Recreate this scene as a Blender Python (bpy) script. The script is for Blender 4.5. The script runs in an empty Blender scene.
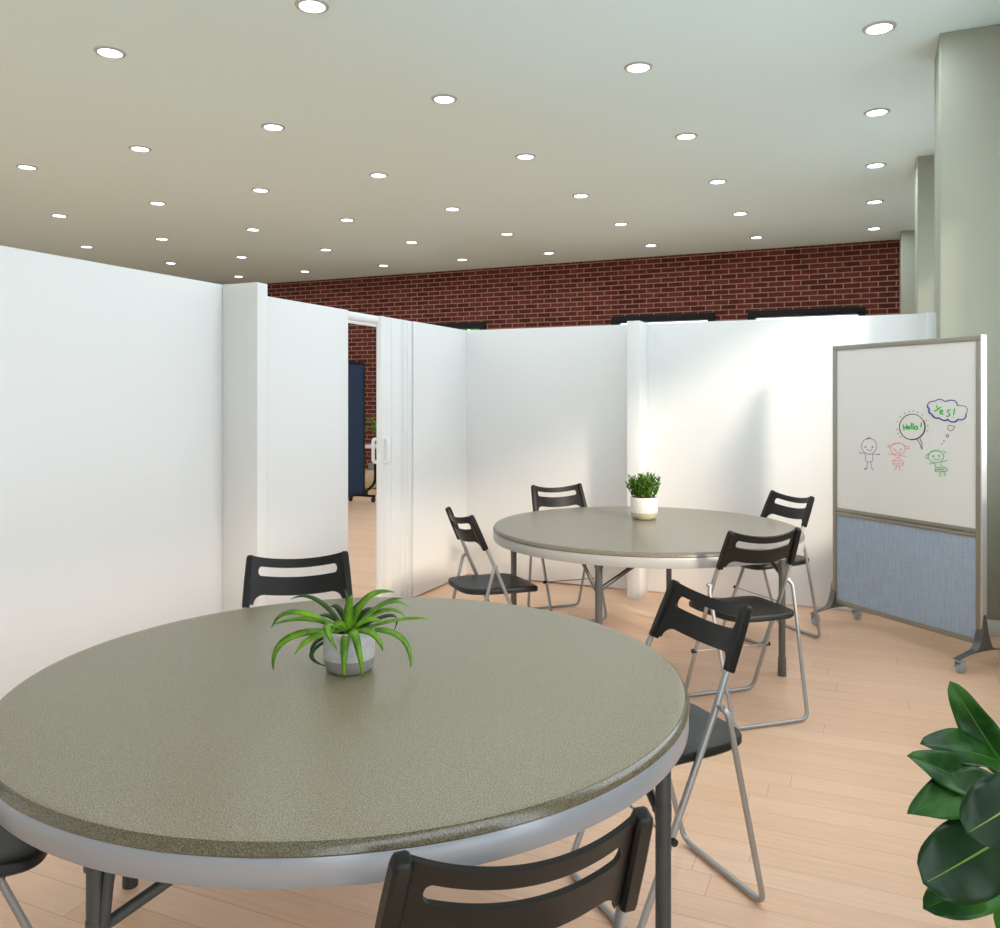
import bpy, bmesh, math, random
from mathutils import Vector, Matrix, noise
random.seed(7)
C = bpy.context.scene.collection
sin, cos, pi = math.sin, math.cos, math.pi
# ---------------------------------------------------------------- survey of the place
F_PX, YH, EYE = 836.9, 399.56, 1.45          # focal length in pixels, horizon row, eye height
A = math.radians(23.82)                      # yaw of the room's axes to the view
CA, SA = cos(A), sin(A)
HC = 2.298                                   # ceiling above the eye
CEIL = EYE + HC
def W(X, Y, z=0.0):                          # (right, ahead) of the eye -> room axes
    return Vector((X*CA - Y*SA, X*SA + Y*CA, z))
def WD(X, Y):
    return W(X, Y, 0)
def at_depth(px, py, Y):
    return W((px-500)/F_PX*Y, Y, EYE-(py-YH)/F_PX*Y)
def on_floor(px, py, z=0.0):
    Y = F_PX*(EYE-z)/(py-YH)
    return W((px-500)/F_PX*Y, Y, z)
def on_row(px, yp):                          # x on the plane y = yp below/above picture column px
    r = (px-500)/F_PX
    Y = yp/(SA*r+CA)
    return W(r*Y, Y).x
# ---------------------------------------------------------------- materials
def mat(name, col, rough=0.5, metal=0.0, spec=0.5, emit=None, estr=0.0):
    m = bpy.data.materials.new(name); m.use_nodes = True
    b = m.node_tree.nodes['Principled BSDF']
    b.inputs['Base Color'].default_value = (*col, 1)
    b.inputs['Roughness'].default_value = rough
    b.inputs['Metallic'].default_value = metal
    b.inputs['Specular IOR Level'].default_value = spec
    if emit:
        b.inputs['Emission Color'].default_value = (*emit, 1)
        b.inputs['Emission Strength'].default_value = estr
    return m
def nt(m):
    t = m.node_tree
    return t, t.nodes, t.links, t.nodes['Principled BSDF']
def srgb(r, g, b):
    f = lambda c: (c/255/12.92) if c/255 <= .04045 else ((c/255+.055)/1.055)**2.4
    return (f(r), f(g), f(b))
def texco(n, l, scale=(1,1,1), rot=(0,0,0), out='Object'):
    tc = n.new('ShaderNodeTexCoord'); mp = n.new('ShaderNodeMapping')
    mp.inputs['Scale'].default_value = scale; mp.inputs['Rotation'].default_value = rot
    l.new(tc.outputs[out], mp.inputs['Vector'])
    return mp.outputs['Vector']
def noise_tex(n, l, vec, scale, detail=3, rough=.5):
    x = n.new('ShaderNodeTexNoise'); x.inputs['Scale'].default_value = scale
    x.inputs['Detail'].default_value = detail; x.inputs['Roughness'].default_value = rough
    l.new(vec, x.inputs['Vector']); return x.outputs['Fac']
def ramp(n, l, fac, stops):
    r = n.new('ShaderNodeValToRGB'); e = r.color_ramp.elements
    while len(e) < len(stops): e.new(.5)
    for q, (p, c) in zip(e, stops): q.position = p; q.color = (*c, 1)
    l.new(fac, r.inputs['Fac']); return r.outputs['Color']
def mix(n, l, fac, a, b, mode='MIX'):
    x = n.new('ShaderNodeMix'); x.data_type = 'RGBA'; x.blend_type = mode
    for s, v in ((0, fac), (6, a), (7, b)):
        if hasattr(v, 'links'): l.new(v, x.inputs[s])
        elif s == 0: x.inputs[s].default_value = v
        else: x.inputs[s].default_value = (*v, 1)
    return x.outputs[2]
def bump(n, l, b, h, strength=.2, dist=.01):
    x = n.new('ShaderNodeBump'); x.inputs['Strength'].default_value = strength; x.inputs['Distance'].default_value = dist
    l.new(h, x.inputs['Height']); l.new(x.outputs['Normal'], b.inputs['Normal'])

M = {}
M['panel'] = mat('white_panel', (.79,.79,.785), .45, spec=.3)
M['door'] = mat('white_door', (.80,.80,.80), .4, spec=.35)
M['handle'] = mat('white_plastic', (.82,.82,.82), .3)
M['seam'] = mat('panel_seam', (.55,.55,.56), .6)
M['ceiling'] = mat('ceiling_paint', srgb(217,236,236), .9, spec=.1)
M['column'] = mat('column_paint', srgb(158,159,144), .8, spec=.2)
M['skirting'] = mat('skirting_paint', (.62,.64,.6), .5)
M['plaster'] = mat('plaster', srgb(205,207,203), .9, spec=.1)
M['black'] = mat('black_plastic', (.011,.0098,.0083), .40, spec=.27)
M['seat'] = mat('black_seat', (.013,.013,.0115), .42, spec=.35)
M['tube'] = mat('satin_steel', (.40,.40,.40), .42, .6)
M['dark_leg'] = mat('grey_steel', (.06,.065,.065), .45, .4)
M['grey_leg'] = mat('pale_grey_steel', (.14,.145,.137), .4, .5)
M['apron'] = mat('silver_edge', (.30,.315,.34), .30, .3)
M['apron_pale'] = mat('pale_edge', (.50,.49,.47), .4, .1)
M['rubber'] = mat('rubber', (.015,.015,.015), .7)
M['board_frame'] = mat('taupe_metal', srgb(150,146,134), .4, .5)
M['post_metal'] = mat('brushed_aluminium', (.62,.62,.6), .35, .5)
M['foot_metal'] = mat('dark_aluminium', (.14,.14,.13), .4, .6)
M['whiteboard'] = mat('whiteboard', srgb(234,232,228), .25, spec=.4)
M['caster'] = mat('grey_caster', (.42,.45,.5), .4)
M['frame_black'] = mat('black_window_frame', (.006,.007,.006), .5, spec=.2)
M['soil'] = mat('soil', (.02,.014,.01), .95)
M['navy'] = mat('navy_fabric', srgb(50,64,88), .9, spec=.1)
M['beige'] = mat('beige_fabric', srgb(190,165,130), .9, spec=.1)
M['desk'] = mat('desk_top', (.6,.62,.63), .4)
M['lens'] = mat('lamp_lens', (.9,.9,.9), .5, emit=(.83,.97,1.08), estr=112)
M['trim'] = mat('lamp_trim', (.42,.42,.40), .4)
M['ground'] = mat('pale_paving', (.74,.75,.75), .9)
M['terracotta'] = mat('grey_planter', (.22,.22,.21), .8)
M['wrap'] = mat('stem_bark', (.10,.075,.04), .9)
for k, c in (('ink_blue', (.09,.09,.36)), ('ink_violet', (.20,.19,.36)), ('ink_pink', (.85,.26,.30)), ('ink_green', (.04,.52,.06)), ('ink_pale_green', (.13,.50,.15)), ('ink_black', (.07,.06,.06))):
    M[k] = mat(k, c, .6, spec=.2)

# wood floor: long boards laid across the room
m = M['floor'] = mat('oak_floor', (.6,.4,.27), .38, spec=.45); t,n,l,b = nt(m)
v0 = texco(n, l)
sp_ = n.new('ShaderNodeSeparateXYZ'); l.new(v0, sp_.inputs[0])
dv_ = n.new('ShaderNodeMath'); dv_.operation = 'DIVIDE'; dv_.inputs[1].default_value = .118; l.new(sp_.outputs['Y'], dv_.inputs[0])
fl_ = n.new('ShaderNodeMath'); fl_.operation = 'FLOOR'; l.new(dv_.outputs[0], fl_.inputs[0])
wn_ = n.new('ShaderNodeTexWhiteNoise'); wn_.noise_dimensions = '1D'; l.new(fl_.outputs[0], wn_.inputs['W'])
ma_ = n.new('ShaderNodeMath'); ma_.operation = 'MULTIPLY_ADD'; ma_.inputs[1].default_value = 1.4; l.new(wn_.outputs['Value'], ma_.inputs[0]); l.new(sp_.outputs['X'], ma_.inputs[2])
cb_ = n.new('ShaderNodeCombineXYZ'); l.new(ma_.outputs[0], cb_.inputs['X']); l.new(sp_.outputs['Y'], cb_.inputs['Y'])
br = n.new('ShaderNodeTexBrick'); l.new(cb_.outputs[0], br.inputs['Vector'])
br.offset = 0; br.squash = 1
br.inputs['Scale'].default_value = 1; br.inputs['Brick Width'].default_value = 1.4; br.inputs['Row Height'].default_value = .118
br.inputs['Mortar Size'].default_value = .0014; br.inputs['Mortar Smooth'].default_value = .2; br.inputs['Bias'].default_value = 0
br.inputs['Color1'].default_value = (*srgb(240,199,167), 1); br.inputs['Color2'].default_value = (*srgb(232,188,154), 1); br.inputs['Mortar'].default_value = (*srgb(202,158,128), 1)
g = noise_tex(n, l, texco(n, l, (1.2,26,1)), 3, 5, .6)
gr = ramp(n, l, g, [(.3,(.90,.89,.87)), (.7,(1.03,1.03,1.03))])
c1 = mix(n, l, 1.0, br.outputs['Color'], gr, 'MULTIPLY'); l.new(c1, b.inputs['Base Color'])
bump(n, l, b, g, .05, .003)

# brick wall (drawn in the x-z plane)
m = M['brick'] = mat('red_brick', (.2,.05,.04), .9, spec=.1); t,n,l,b = nt(m)
v = texco(n, l, rot=(pi/2,0,0))
br = n.new('ShaderNodeTexBrick'); l.new(v, br.inputs['Vector'])
br.offset = .5; br.inputs['Scale'].default_value = 1; br.inputs['Brick Width'].default_value = .235; br.inputs['Row Height'].default_value = .079
br.inputs['Mortar Size'].default_value = .0075; br.inputs['Mortar Smooth'].default_value = .3
br.inputs['Color1'].default_value = (*srgb(106,52,44), 1); br.inputs['Color2'].default_value = (*srgb(78,36,32), 1); br.inputs['Mortar'].default_value = (*srgb(160,130,110), 1)
g = noise_tex(n, l, texco(n, l), 9, 4, .7)
gr = ramp(n, l, g, [(.3,(.72,.70,.70)), (.7,(1.12,1.1,1.1))])
l.new(mix(n, l, 1.0, br.outputs['Color'], gr, 'MULTIPLY'), b.inputs['Base Color'])
inv = n.new('ShaderNodeMath'); inv.operation = 'SUBTRACT'; inv.inputs[0].default_value = 1; l.new(br.outputs['Fac'], inv.inputs[1])
bump(n, l, b, inv.outputs[0], .5, .008)

# speckled table laminates
for nm_, st_ in (('laminate', [(.36, srgb(84,74,55)), (.5, srgb(127,115,90)), (.64, srgb(170,157,130))]), ('laminate_grey', [(.36, srgb(88,80,67)), (.5, srgb(122,112,97)), (.64, srgb(154,144,128))])):
  m = M[nm_] = mat('speckled_'+nm_, (.3,.28,.22), .30, spec=.45); t,n,l,b = nt(m)
  l.new(ramp(n, l, noise_tex(n, l, texco(n, l), 420, 2, .6), st_), b.inputs['Base Color'])

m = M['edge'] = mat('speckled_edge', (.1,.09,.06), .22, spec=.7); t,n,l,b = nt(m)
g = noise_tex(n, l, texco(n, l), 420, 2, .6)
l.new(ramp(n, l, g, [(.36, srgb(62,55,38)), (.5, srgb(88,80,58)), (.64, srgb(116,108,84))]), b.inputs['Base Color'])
# woven grey-blue fabric
m = M['fabric'] = mat('blue_grey_fabric', srgb(140,155,175), .95, spec=.1); t,n,l,b = nt(m)
v1 = noise_tex(n, l, texco(n, l, (160,160,8)), 1, 3, .7); v2 = noise_tex(n, l, texco(n, l, (8,8,160)), 1, 3, .7)
c1 = ramp(n, l, v1, [(.25, srgb(146,163,184)), (.75, srgb(178,193,211))]); c2 = ramp(n, l, v2, [(.3,(.93,.93,.93)), (.7,(1.06,1.06,1.06))])
l.new(mix(n, l, 1.0, c1, c2, 'MULTIPLY'), b.inputs['Base Color'])

# glazed pots: pale upper glaze over a bare stone foot (split by height)
def pot_mat(name, top, foot, split):
    m = mat(name, top, .45); t,n,l,b = nt(m)
    tc = n.new('ShaderNodeTexCoord'); s = n.new('ShaderNodeSeparateXYZ'); l.new(tc.outputs['Object'], s.inputs[0])
    g = n.new('ShaderNodeMath'); g.operation = 'GREATER_THAN'; g.inputs[1].default_value = split; l.new(s.outputs['Z'], g.inputs[0])
    sp = ramp(n, l, noise_tex(n, l, tc.outputs['Object'], 60, 4, .7), [(.35,(.86,.86,.86)), (.65,(1.05,1.05,1.05))])
    c = mix(n, l, g.outputs[0], foot, top); l.new(mix(n, l, 1.0, c, sp, 'MULTIPLY'), b.inputs['Base Color'])
    return m
M['pot_grey'] = pot_mat('stone_glaze', srgb(188,186,182), srgb(140,138,132), .036)
M['pot_cream'] = pot_mat('cream_glaze', srgb(240,232,222), srgb(196,188,152), .040)

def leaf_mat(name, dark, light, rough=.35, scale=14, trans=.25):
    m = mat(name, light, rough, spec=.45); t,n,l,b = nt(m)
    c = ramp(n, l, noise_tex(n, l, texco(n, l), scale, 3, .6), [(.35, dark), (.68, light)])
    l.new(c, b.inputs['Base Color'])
    tr = n.new('ShaderNodeBsdfTranslucent'); l.new(c, tr.inputs['Color'])
    mx = n.new('ShaderNodeMixShader'); mx.inputs[0].default_value = trans
    l.new(b.outputs[0], mx.inputs[1]); l.new(tr.outputs[0], mx.inputs[2])
    l.new(mx.outputs[0], n['Material Output'].inputs['Surface'])
    return m
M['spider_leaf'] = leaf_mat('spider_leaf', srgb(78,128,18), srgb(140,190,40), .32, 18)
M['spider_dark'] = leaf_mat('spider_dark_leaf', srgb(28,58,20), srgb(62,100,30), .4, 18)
M['bush_leaf'] = leaf_mat('bush_leaf', srgb(36,74,14), srgb(112,152,44), .4, 40)
M['broad_leaf'] = leaf_mat('broad_leaf', srgb(8,34,12), srgb(26,70,24), .42, 7, .15)
M['broad_bright'] = leaf_mat('broad_bright_leaf', srgb(18,66,18), srgb(74,140,48), .40, 7, .25)
M['midrib'] = mat('midrib', srgb(128,160,62), .45)
M['soft_rib'] = mat('soft_midrib', srgb(70,120,45), .45)
M['tree_leaf'] = leaf_mat('tree_leaf', srgb(70,160,20), srgb(130,230,40), .5, 3, .5)
# window glass
m = M['glass'] = bpy.data.materials.new('clear_glass'); m.use_nodes = True; t = m.node_tree; n, l = t.nodes, t.links
n.remove(n['Principled BSDF'])
tr = n.new('ShaderNodeBsdfTransparent'); gl = n.new('ShaderNodeBsdfGlossy'); gl.inputs['Roughness'].default_value = .02
fr = n.new('ShaderNodeFresnel'); fr.inputs['IOR'].default_value = 1.45; mx = n.new('ShaderNodeMixShader')
l.new(fr.outputs[0], mx.inputs[0]); l.new(tr.outputs[0], mx.inputs[1]); l.new(gl.outputs[0], mx.inputs[2]); l.new(mx.outputs[0], n['Material Output'].inputs['Surface'])

# ---------------------------------------------------------------- mesh helpers
def box(bm, lo, hi, bev=0.0, seg=2):
    r = bmesh.ops.create_cube(bm, size=1)
    vs = r['verts']
    for v in vs:
        v.co = Vector([(lo[i]+hi[i])/2 + v.co[i]*(hi[i]-lo[i]) for i in range(3)])
    if bev > 0:
        es = list({e for v in vs for e in v.link_edges})
        bmesh.ops.bevel(bm, geom=es, offset=bev, segments=seg, affect='EDGES', profile=.5)
    return bm
def round_path(pts, r, n=6, closed=False):
    pts = [Vector(p) for p in pts]; out = []
    N = len(pts)
    for i, p in enumerate(pts):
        if not closed and i in (0, N-1): out.append(p); continue
        a, c = pts[i-1], pts[(i+1) % N]
        d1, d2 = (a-p), (c-p); rr = min(r, d1.length*.45, d2.length*.45)
        p1, p2 = p+d1.normalized()*rr, p+d2.normalized()*rr
        for k in range(n+1):
            s = k/n; out.append(p1*(1-s)**2 + p*2*s*(1-s) + p2*s*s)
    return out
def tube(bm, pts, rad, sides=10, closed=False, cap=True, flat=1.0):
    pts = [Vector(p) for p in pts]; N = len(pts); rings = []
    rads = rad if isinstance(rad, (list, tuple)) else [rad]*N
    t0 = (pts[1]-pts[0]).normalized()
    u = t0.orthogonal().normalized(); last = t0
    for i, p in enumerate(pts):
        if closed: tg = (pts[(i+1) % N]-pts[i-1]).normalized()
        elif i == 0: tg = t0
        elif i == N-1: tg = (pts[-1]-pts[-2]).normalized()
        else: tg = ((pts[i+1]-p).normalized()+(p-pts[i-1]).normalized()).normalized()
        q = last.rotation_difference(tg); u = q @ u; last = tg
        u = (u - tg*u.dot(tg)).normalized(); w = tg.cross(u)
        rings.append([bm.verts.new(p+(u*cos(2*pi*k/sides)+w*sin(2*pi*k/sides)*flat)*rads[i]) for k in range(sides)])
    for i in range(N if closed else N-1):
        a, b2 = rings[i], rings[(i+1) % N]
        for k in range(sides):
            f = bm.faces.new((a[k], a[(k+1) % sides], b2[(k+1) % sides], b2[k])); f.smooth = True
    if cap and not closed:
        bm.faces.new(rings[0][::-1]); bm.faces.new(rings[-1])
    return bm
def lathe(bm, prof, seg=96, smooth=True, c=(0,0)):
    rings = []
    for r, z in prof:
        if r < 1e-6: rings.append([bm.verts.new((c[0], c[1], z))])
        else: rings.append([bm.verts.new((c[0]+r*cos(2*pi*k/seg), c[1]+r*sin(2*pi*k/seg), z)) for k in range(seg)])
    for a, b2 in zip(rings, rings[1:]):
        for k in range(seg):
            k2 = (k+1) % seg
            if len(a) == 1: f = bm.faces.new((a[0], b2[k], b2[k2]))
            elif len(b2) == 1: f = bm.faces.new((a[k], b2[0], a[k2]))
            else: f = bm.faces.new((a[k], b2[k], b2[k2], a[k2]))
            f.smooth = smooth
    return bm
def prism(bm, poly, z0, z1):
    lo = [bm.verts.new((x, y, z0)) for x, y in poly]; hi = [bm.verts.new((x, y, z1)) for x, y in poly]
    N = len(poly)
    bm.faces.new(lo[::-1]); bm.faces.new(hi)
    for i in range(N): bm.faces.new((lo[i], lo[(i+1) % N], hi[(i+1) % N], hi[i]))
    return bm
def loft(bm, rings, cap=True, smooth=True):
    vs = [[bm.verts.new(p) for p in r] for r in rings]; N = len(vs[0])
    for a, b2 in zip(vs, vs[1:]):
        for k in range(N):
            f = bm.faces.new((a[k], a[(k+1) % N], b2[(k+1) % N], b2[k])); f.smooth = smooth
    if cap: bm.faces.new(vs[0][::-1]); bm.faces.new(vs[-1])
def obj(name, bm, m, parent=None, sharp=True, recalc=True):
    if recalc: bmesh.ops.recalc_face_normals(bm, faces=bm.faces)
    me = bpy.data.meshes.new(name); bm.to_mesh(me); bm.free()
    me.materials.append(M[m] if isinstance(m, str) else m)
    if sharp:
        for p in me.polygons: p.use_smooth = True
        me.set_sharp_from_angle(angle=math.radians(38))
    o = bpy.data.objects.new(name, me); C.objects.link(o)
    if parent is not None: o.parent = parent
    return o
def tag(o, label, cat, group=None, kind=None):
    o['label'] = label; o['category'] = cat
    if group: o['group'] = group
    if kind: o['kind'] = kind
    return o
def thing(name, label, cat, loc=(0,0,0), rz=0.0, group=None):
    o = bpy.data.objects.new(name, None); o.empty_display_size = .1; C.objects.link(o)
    o.location = loc; o.rotation_euler = (0,0,rz)
    return tag(o, label, cat, group)
def struct(name, bm, m, label, cat):
    return tag(obj(name, bm, m), label, cat, kind='structure')
def B(): return bmesh.new()
def dup(root, loc, rz, label, group=None):
    r = root.copy(); C.objects.link(r); r.location = loc; r.rotation_euler = (0,0,rz); r['label'] = label
    if group: r['group'] = group
    for ch in list(root.children):
        c = ch.copy(); C.objects.link(c); c.parent = r
        for g in list(ch.children):
            d = g.copy(); C.objects.link(d); d.parent = c
    return r

# ================================================================ the setting
YB = 13.3                                    # brick wall
XR = .95                                     # right wall, inner face
XL, YF = -14.0, -4.0
struct('floor', box(B(), (XL,YF,-.1), (XR+.25,YB+.25,0)), 'floor', 'pale pinkish oak floor of long narrow boards', 'floor')
struct('ceiling', box(B(), (XL,YF-1.2,CEIL), (XR+.25,YB+.25,CEIL+.15)), 'ceiling', 'flat grey-beige ceiling dotted with round recessed lights', 'ceiling')
struct('ground', box(B(), (-40,-30,-.35), (40,50,-.12)), 'ground', 'pale paving outside the building', 'ground')
struct('sun_blocker', box(B(), (9.3,-14,-.12), (9.7,-4.1,8)), 'plaster', 'unseen pale slab added outside to block sun at the near side window', 'sun blocker')  # unseen slab, added only to keep the sun out of the near window
# brick wall with three window openings
WT, WS = 2.803, .75                          # top and sill of the openings
wx = [on_row(430,YB), on_row(486,YB), on_row(612,YB), on_row(715,YB), on_row(748,YB), on_row(866,YB)]
wx[0] = wx[1]-(wx[3]-wx[2])
bm = B(); xs = [XL]+wx+[XR+.25]
for i in range(0, 7, 2): box(bm, (xs[i],YB,0), (xs[i+1],YB+.25,CEIL))
for i in range(1, 6, 2):
    box(bm, (xs[i],YB,WT), (xs[i+1],YB+.25,CEIL)); box(bm, (xs[i],YB,0), (xs[i+1],YB+.25,WS))
struct('wall_back', bm, 'brick', 'long red brick wall with pale mortar behind the white partitions', 'wall')
wl = ['black framed window in the brick wall with green leaves outside, above the partition corner', 'black framed window in the brick wall above the slim white post', 'black framed window in the brick wall above the whiteboard side of the partition']
for i in range(3):
    a, c = wx[2*i], wx[2*i+1]; T = .105
    w = thing('window_%d' % (i+1), wl[i], 'window', ((a+c)/2, YB, WS)); w['kind'] = 'structure'
    hw, hh = (c-a)/2, WT-WS
    bm = B()
    box(bm, (-hw,-.06,hh-T), (hw,.16,hh), .006); box(bm, (-hw,-.06,0), (hw,.16,T), .006)
    box(bm, (-hw,-.06,T), (-hw+T,.16,hh-T), .006); box(bm, (hw-T,-.06,T), (hw,.16,hh-T), .006)
    obj('window_frame', bm, 'frame_black', w)
    obj('pane', box(B(), (-hw+T,.05,T), (hw-T,.056,hh-T)), 'glass', w)
# right wall: tall window openings between square columns
bm = B(); head = 2.95
ops = [(-3.4,1.3,.15), (2.0,5.62,1.12), (6.75,8.55,1.75)]
ys = [YF]+[q for o_ in ops for q in o_[:2]]+[YB]
for i in range(0, len(ys), 2): box(bm, (XR,ys[i],0), (XR+.25,ys[i+1],CEIL))
for a, c, sill in ops:
    box(bm, (XR,a,0), (XR+.25,c,sill)); box(bm, (XR,a,head+(.4 if a < 0 else 0)), (XR+.25,c,CEIL))
struct('wall_right', bm, 'plaster', 'pale side wall with tall windows beyond the square columns', 'wall')
bm = B(); lo_ = [(-3.4,.6)]; ly = [YF]+[q for o_ in lo_ for q in o_]+[YB+.25]
for i in range(0, len(ly), 2): box(bm, (XL-.2,ly[i],0), (XL,ly[i+1],CEIL))
for a, c in lo_: box(bm, (XL-.2,a,0), (XL,c,.25)); box(bm, (XL-.2,a,3.45), (XL,c,CEIL))
struct('wall_left', bm, 'plaster', 'distant pale wall at the far end of the hall', 'wall')
bm = B(); fo = [(-12.4,-9.1), (-8.1,-4.6)]; fx = [XL]+[q for o_ in fo for q in o_]+[XR+.25]
for i in range(0, len(fx), 2): box(bm, (fx[i],YF-.2,0), (fx[i+1],YF,CEIL))
for a, c in fo: box(bm, (a,YF-.2,0), (c,YF,.25)); box(bm, (a,YF-.2,3.45), (c,YF,CEIL))
struct('wall_front', bm, 'plaster', 'pale wall opposite the brick wall', 'wall')
cl = ['wide square grey-beige column beside the whiteboard', 'second square grey-beige column, behind the partition end', 'square grey-beige column touching the brick wall']
for i, (x0, y0, y1) in enumerate(((.404,5.915,6.40), (.414,8.82,9.30), (.393,12.63,13.3))):
    bm = B(); box(bm, (x0,y0,0), (XR,y1,CEIL), .008)
    o = struct('column_%d' % (i+1), bm, 'column', cl[i], 'column')
struct('baseboard_right', box(B(), (.404,5.897,0), (XR,5.915,.10), .004), 'skirting', 'pale baseboard at the foot of the column by the whiteboard', 'baseboard')

# white partitions
XP = -3.036                                  # room face of the door partition
YP = 6.20                                    # room face of the back partition
PH, PT = 2.02, .08
yL0 = 4.538
pA = W(-1.315,4.538); pB = W(-1.539,4.637)   # corners of the post left of the door wall
yPost = pA.y
struct('wall_partition_tall', box(B(), (pB.x-PT,YF+.6,.01), (pB.x,yPost+.01,2.087), .004), 'panel', 'tall plain white partition wall on the left, behind the front table', 'partition')
struct('trim_1', box(B(), (pB.x,yPost,.0), (XP,yPost+.085,2.087), .004), 'panel', 'pale square post where the tall left partition meets the door partition', 'post')
def y_on_xp(px):
    r = (px-500)/F_PX                        # X/Y ; plane x = XP
    Y = XP/(r*CA-SA)
    return W(r*Y, Y).y
yg0, yg1, yd1 = y_on_xp(348.3), y_on_xp(380.3), y_on_xp(413.5)
bm = B(); box(bm, (XP-PT,yPost+.085,.01), (XP,yg0,PH), .004)
struct('wall_partition_door', bm, 'panel', 'white partition panel between the pale post and the open doorway gap', 'partition')
bm = B(); box(bm, (XP-PT,yd1,.01), (XP,YP+.02,PH), .004)
struct('wall_partition_corner', bm, 'panel', 'white partition panel between the sliding door and the room corner', 'partition')
bm = B(); tube(bm, [(XP-PT/2,yg0-.01,PH-.030), (XP-PT/2,yg1+.03,PH-.030)], .031, 16); box(bm, (XP-PT/2-.012,yg0,PH-.075), (XP-PT/2+.012,yg1+.03,PH-.05))
struct('trim_2', bm, 'door', 'rounded white top rail across the open doorway gap', 'rail')
# sliding door leaf
DT = .03
d = thing('door_1', 'white sliding door leaf with pull handle beside the doorway gap', 'door', (XP-DT/2, (yg1+yd1)/2, 0)); d['kind'] = 'structure'
hl = (yd1-yg1)/2
bm = B(); box(bm, (-DT/2,-hl,.012), (DT/2+.004,hl-.03,PH-.003), .005)
for f in (.30,.60,.66,.78): box(bm, (DT/2+.002,-hl+2*hl*f,.012), (DT/2+.010,-hl+2*hl*f+.012,PH-.01), .002)
obj('door_panel', bm, 'door', d)
obj('edge_strip', box(B(), (-DT/2-.001,-hl-.004,.012), (DT/2+.010,-hl+.05,PH-.003), .006), 'panel', d)
obj('groove_strip', box(B(), (-DT/2,hl-.03,.012), (DT/2-.008,hl,PH-.003)), 'seam', d)
zh0, zh1 = 1.022, 1.178
for s in (-1, 1):
    x0 = -DT/2 if s < 0 else DT/2
    bm = B(); tube(bm, round_path([(x0,-hl+.03,zh1), (x0+s*.045,-hl+.03,zh1), (x0+s*.045,-hl+.03,zh0), (x0,-hl+.03,zh0)], .03), .0125, 12)
    box(bm, (x0-.003 if s<0 else x0,-hl+.012,zh0-.02), (x0 if s<0 else x0+.014,-hl+.055,zh1+.02), .003)
    obj('handle', bm, 'handle', d)
# back partition
bm = B(); box(bm, (XP-PT,YP,.012), (.41,YP+PT,PH), .004)
struct('wall_partition_back', bm, 'panel', 'long low white partition behind the far table, below the brick wall', 'partition')
pf = on_floor(627.6,598); pr = on_floor(638.5,600.5)
struct('trim_3', box(B(), (pf.x,pf.y-.02,0), (pr.x+.004,YP,PH+.002), .004), 'panel', 'slim white post standing out from the back partition behind the far plant', 'post')
struct('trim_4', box(B(), (on_row(926,YP),YP-.012,0), (.404,YP,PH+.004), .003), 'panel', 'narrow white strip closing the back partition against the column', 'trim')

# ================================================================ recessed ceiling lights
cols = [0,.6605071,1.318014,2.0241175,2.682191,3.3381863,4.0497407,4.7060219]
def light_pos(r, c):
    s = .7209
    return W(HC*(1.02007+r*s*sin(A)-cols[c]*cos(A)), HC*(2.25102+r*s*cos(A)+cols[c]*sin(A)), CEIL)
def px_of(p):
    X = p.x*CA+p.y*SA; Y = -p.x*SA+p.y*CA
    return (500+F_PX*X/Y, YH-F_PX*(p.z-EYE)/Y) if Y > .2 else None
rown = {4:'row next to the brick wall', 3:'second row out from the brick wall', 2:'third row out from the brick wall', 1:'fourth row out from the brick wall', 0:'fifth row out from the brick wall', -1:'row farthest from the brick wall'}
ordn = ['first','second','third','fourth','fifth','sixth','seventh','eighth']
proto = None
for r in (4,3,2,1,0,-1):
    k = 0
    for c in range(8):
        p = light_pos(r, c); q = px_of(p)
        if not q or not (-14 < q[0] < 1014 and -10 < q[1] < 930): continue
        lab = 'round ceiling downlight, %s from the columns, %s' % (ordn[k], rown[r]); k += 1
        if proto is None:
            proto = thing('recessed_downlight', lab, 'ceiling light', p, 0, 'recessed lights in the ceiling')
            bm = B(); lathe(bm, [(.073,-.003), (.075,-.009), (.094,-.007), (.099,0), (.073,0), (.073,-.003)], 40); obj('trim_ring', bm, 'trim', proto)
            bm = B(); lathe(bm, [(0,-.003), (.0735,-.003)], 40); obj('lens', bm, 'lens', proto, recalc=False)
        else: dup(proto, p, 0, lab)

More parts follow.
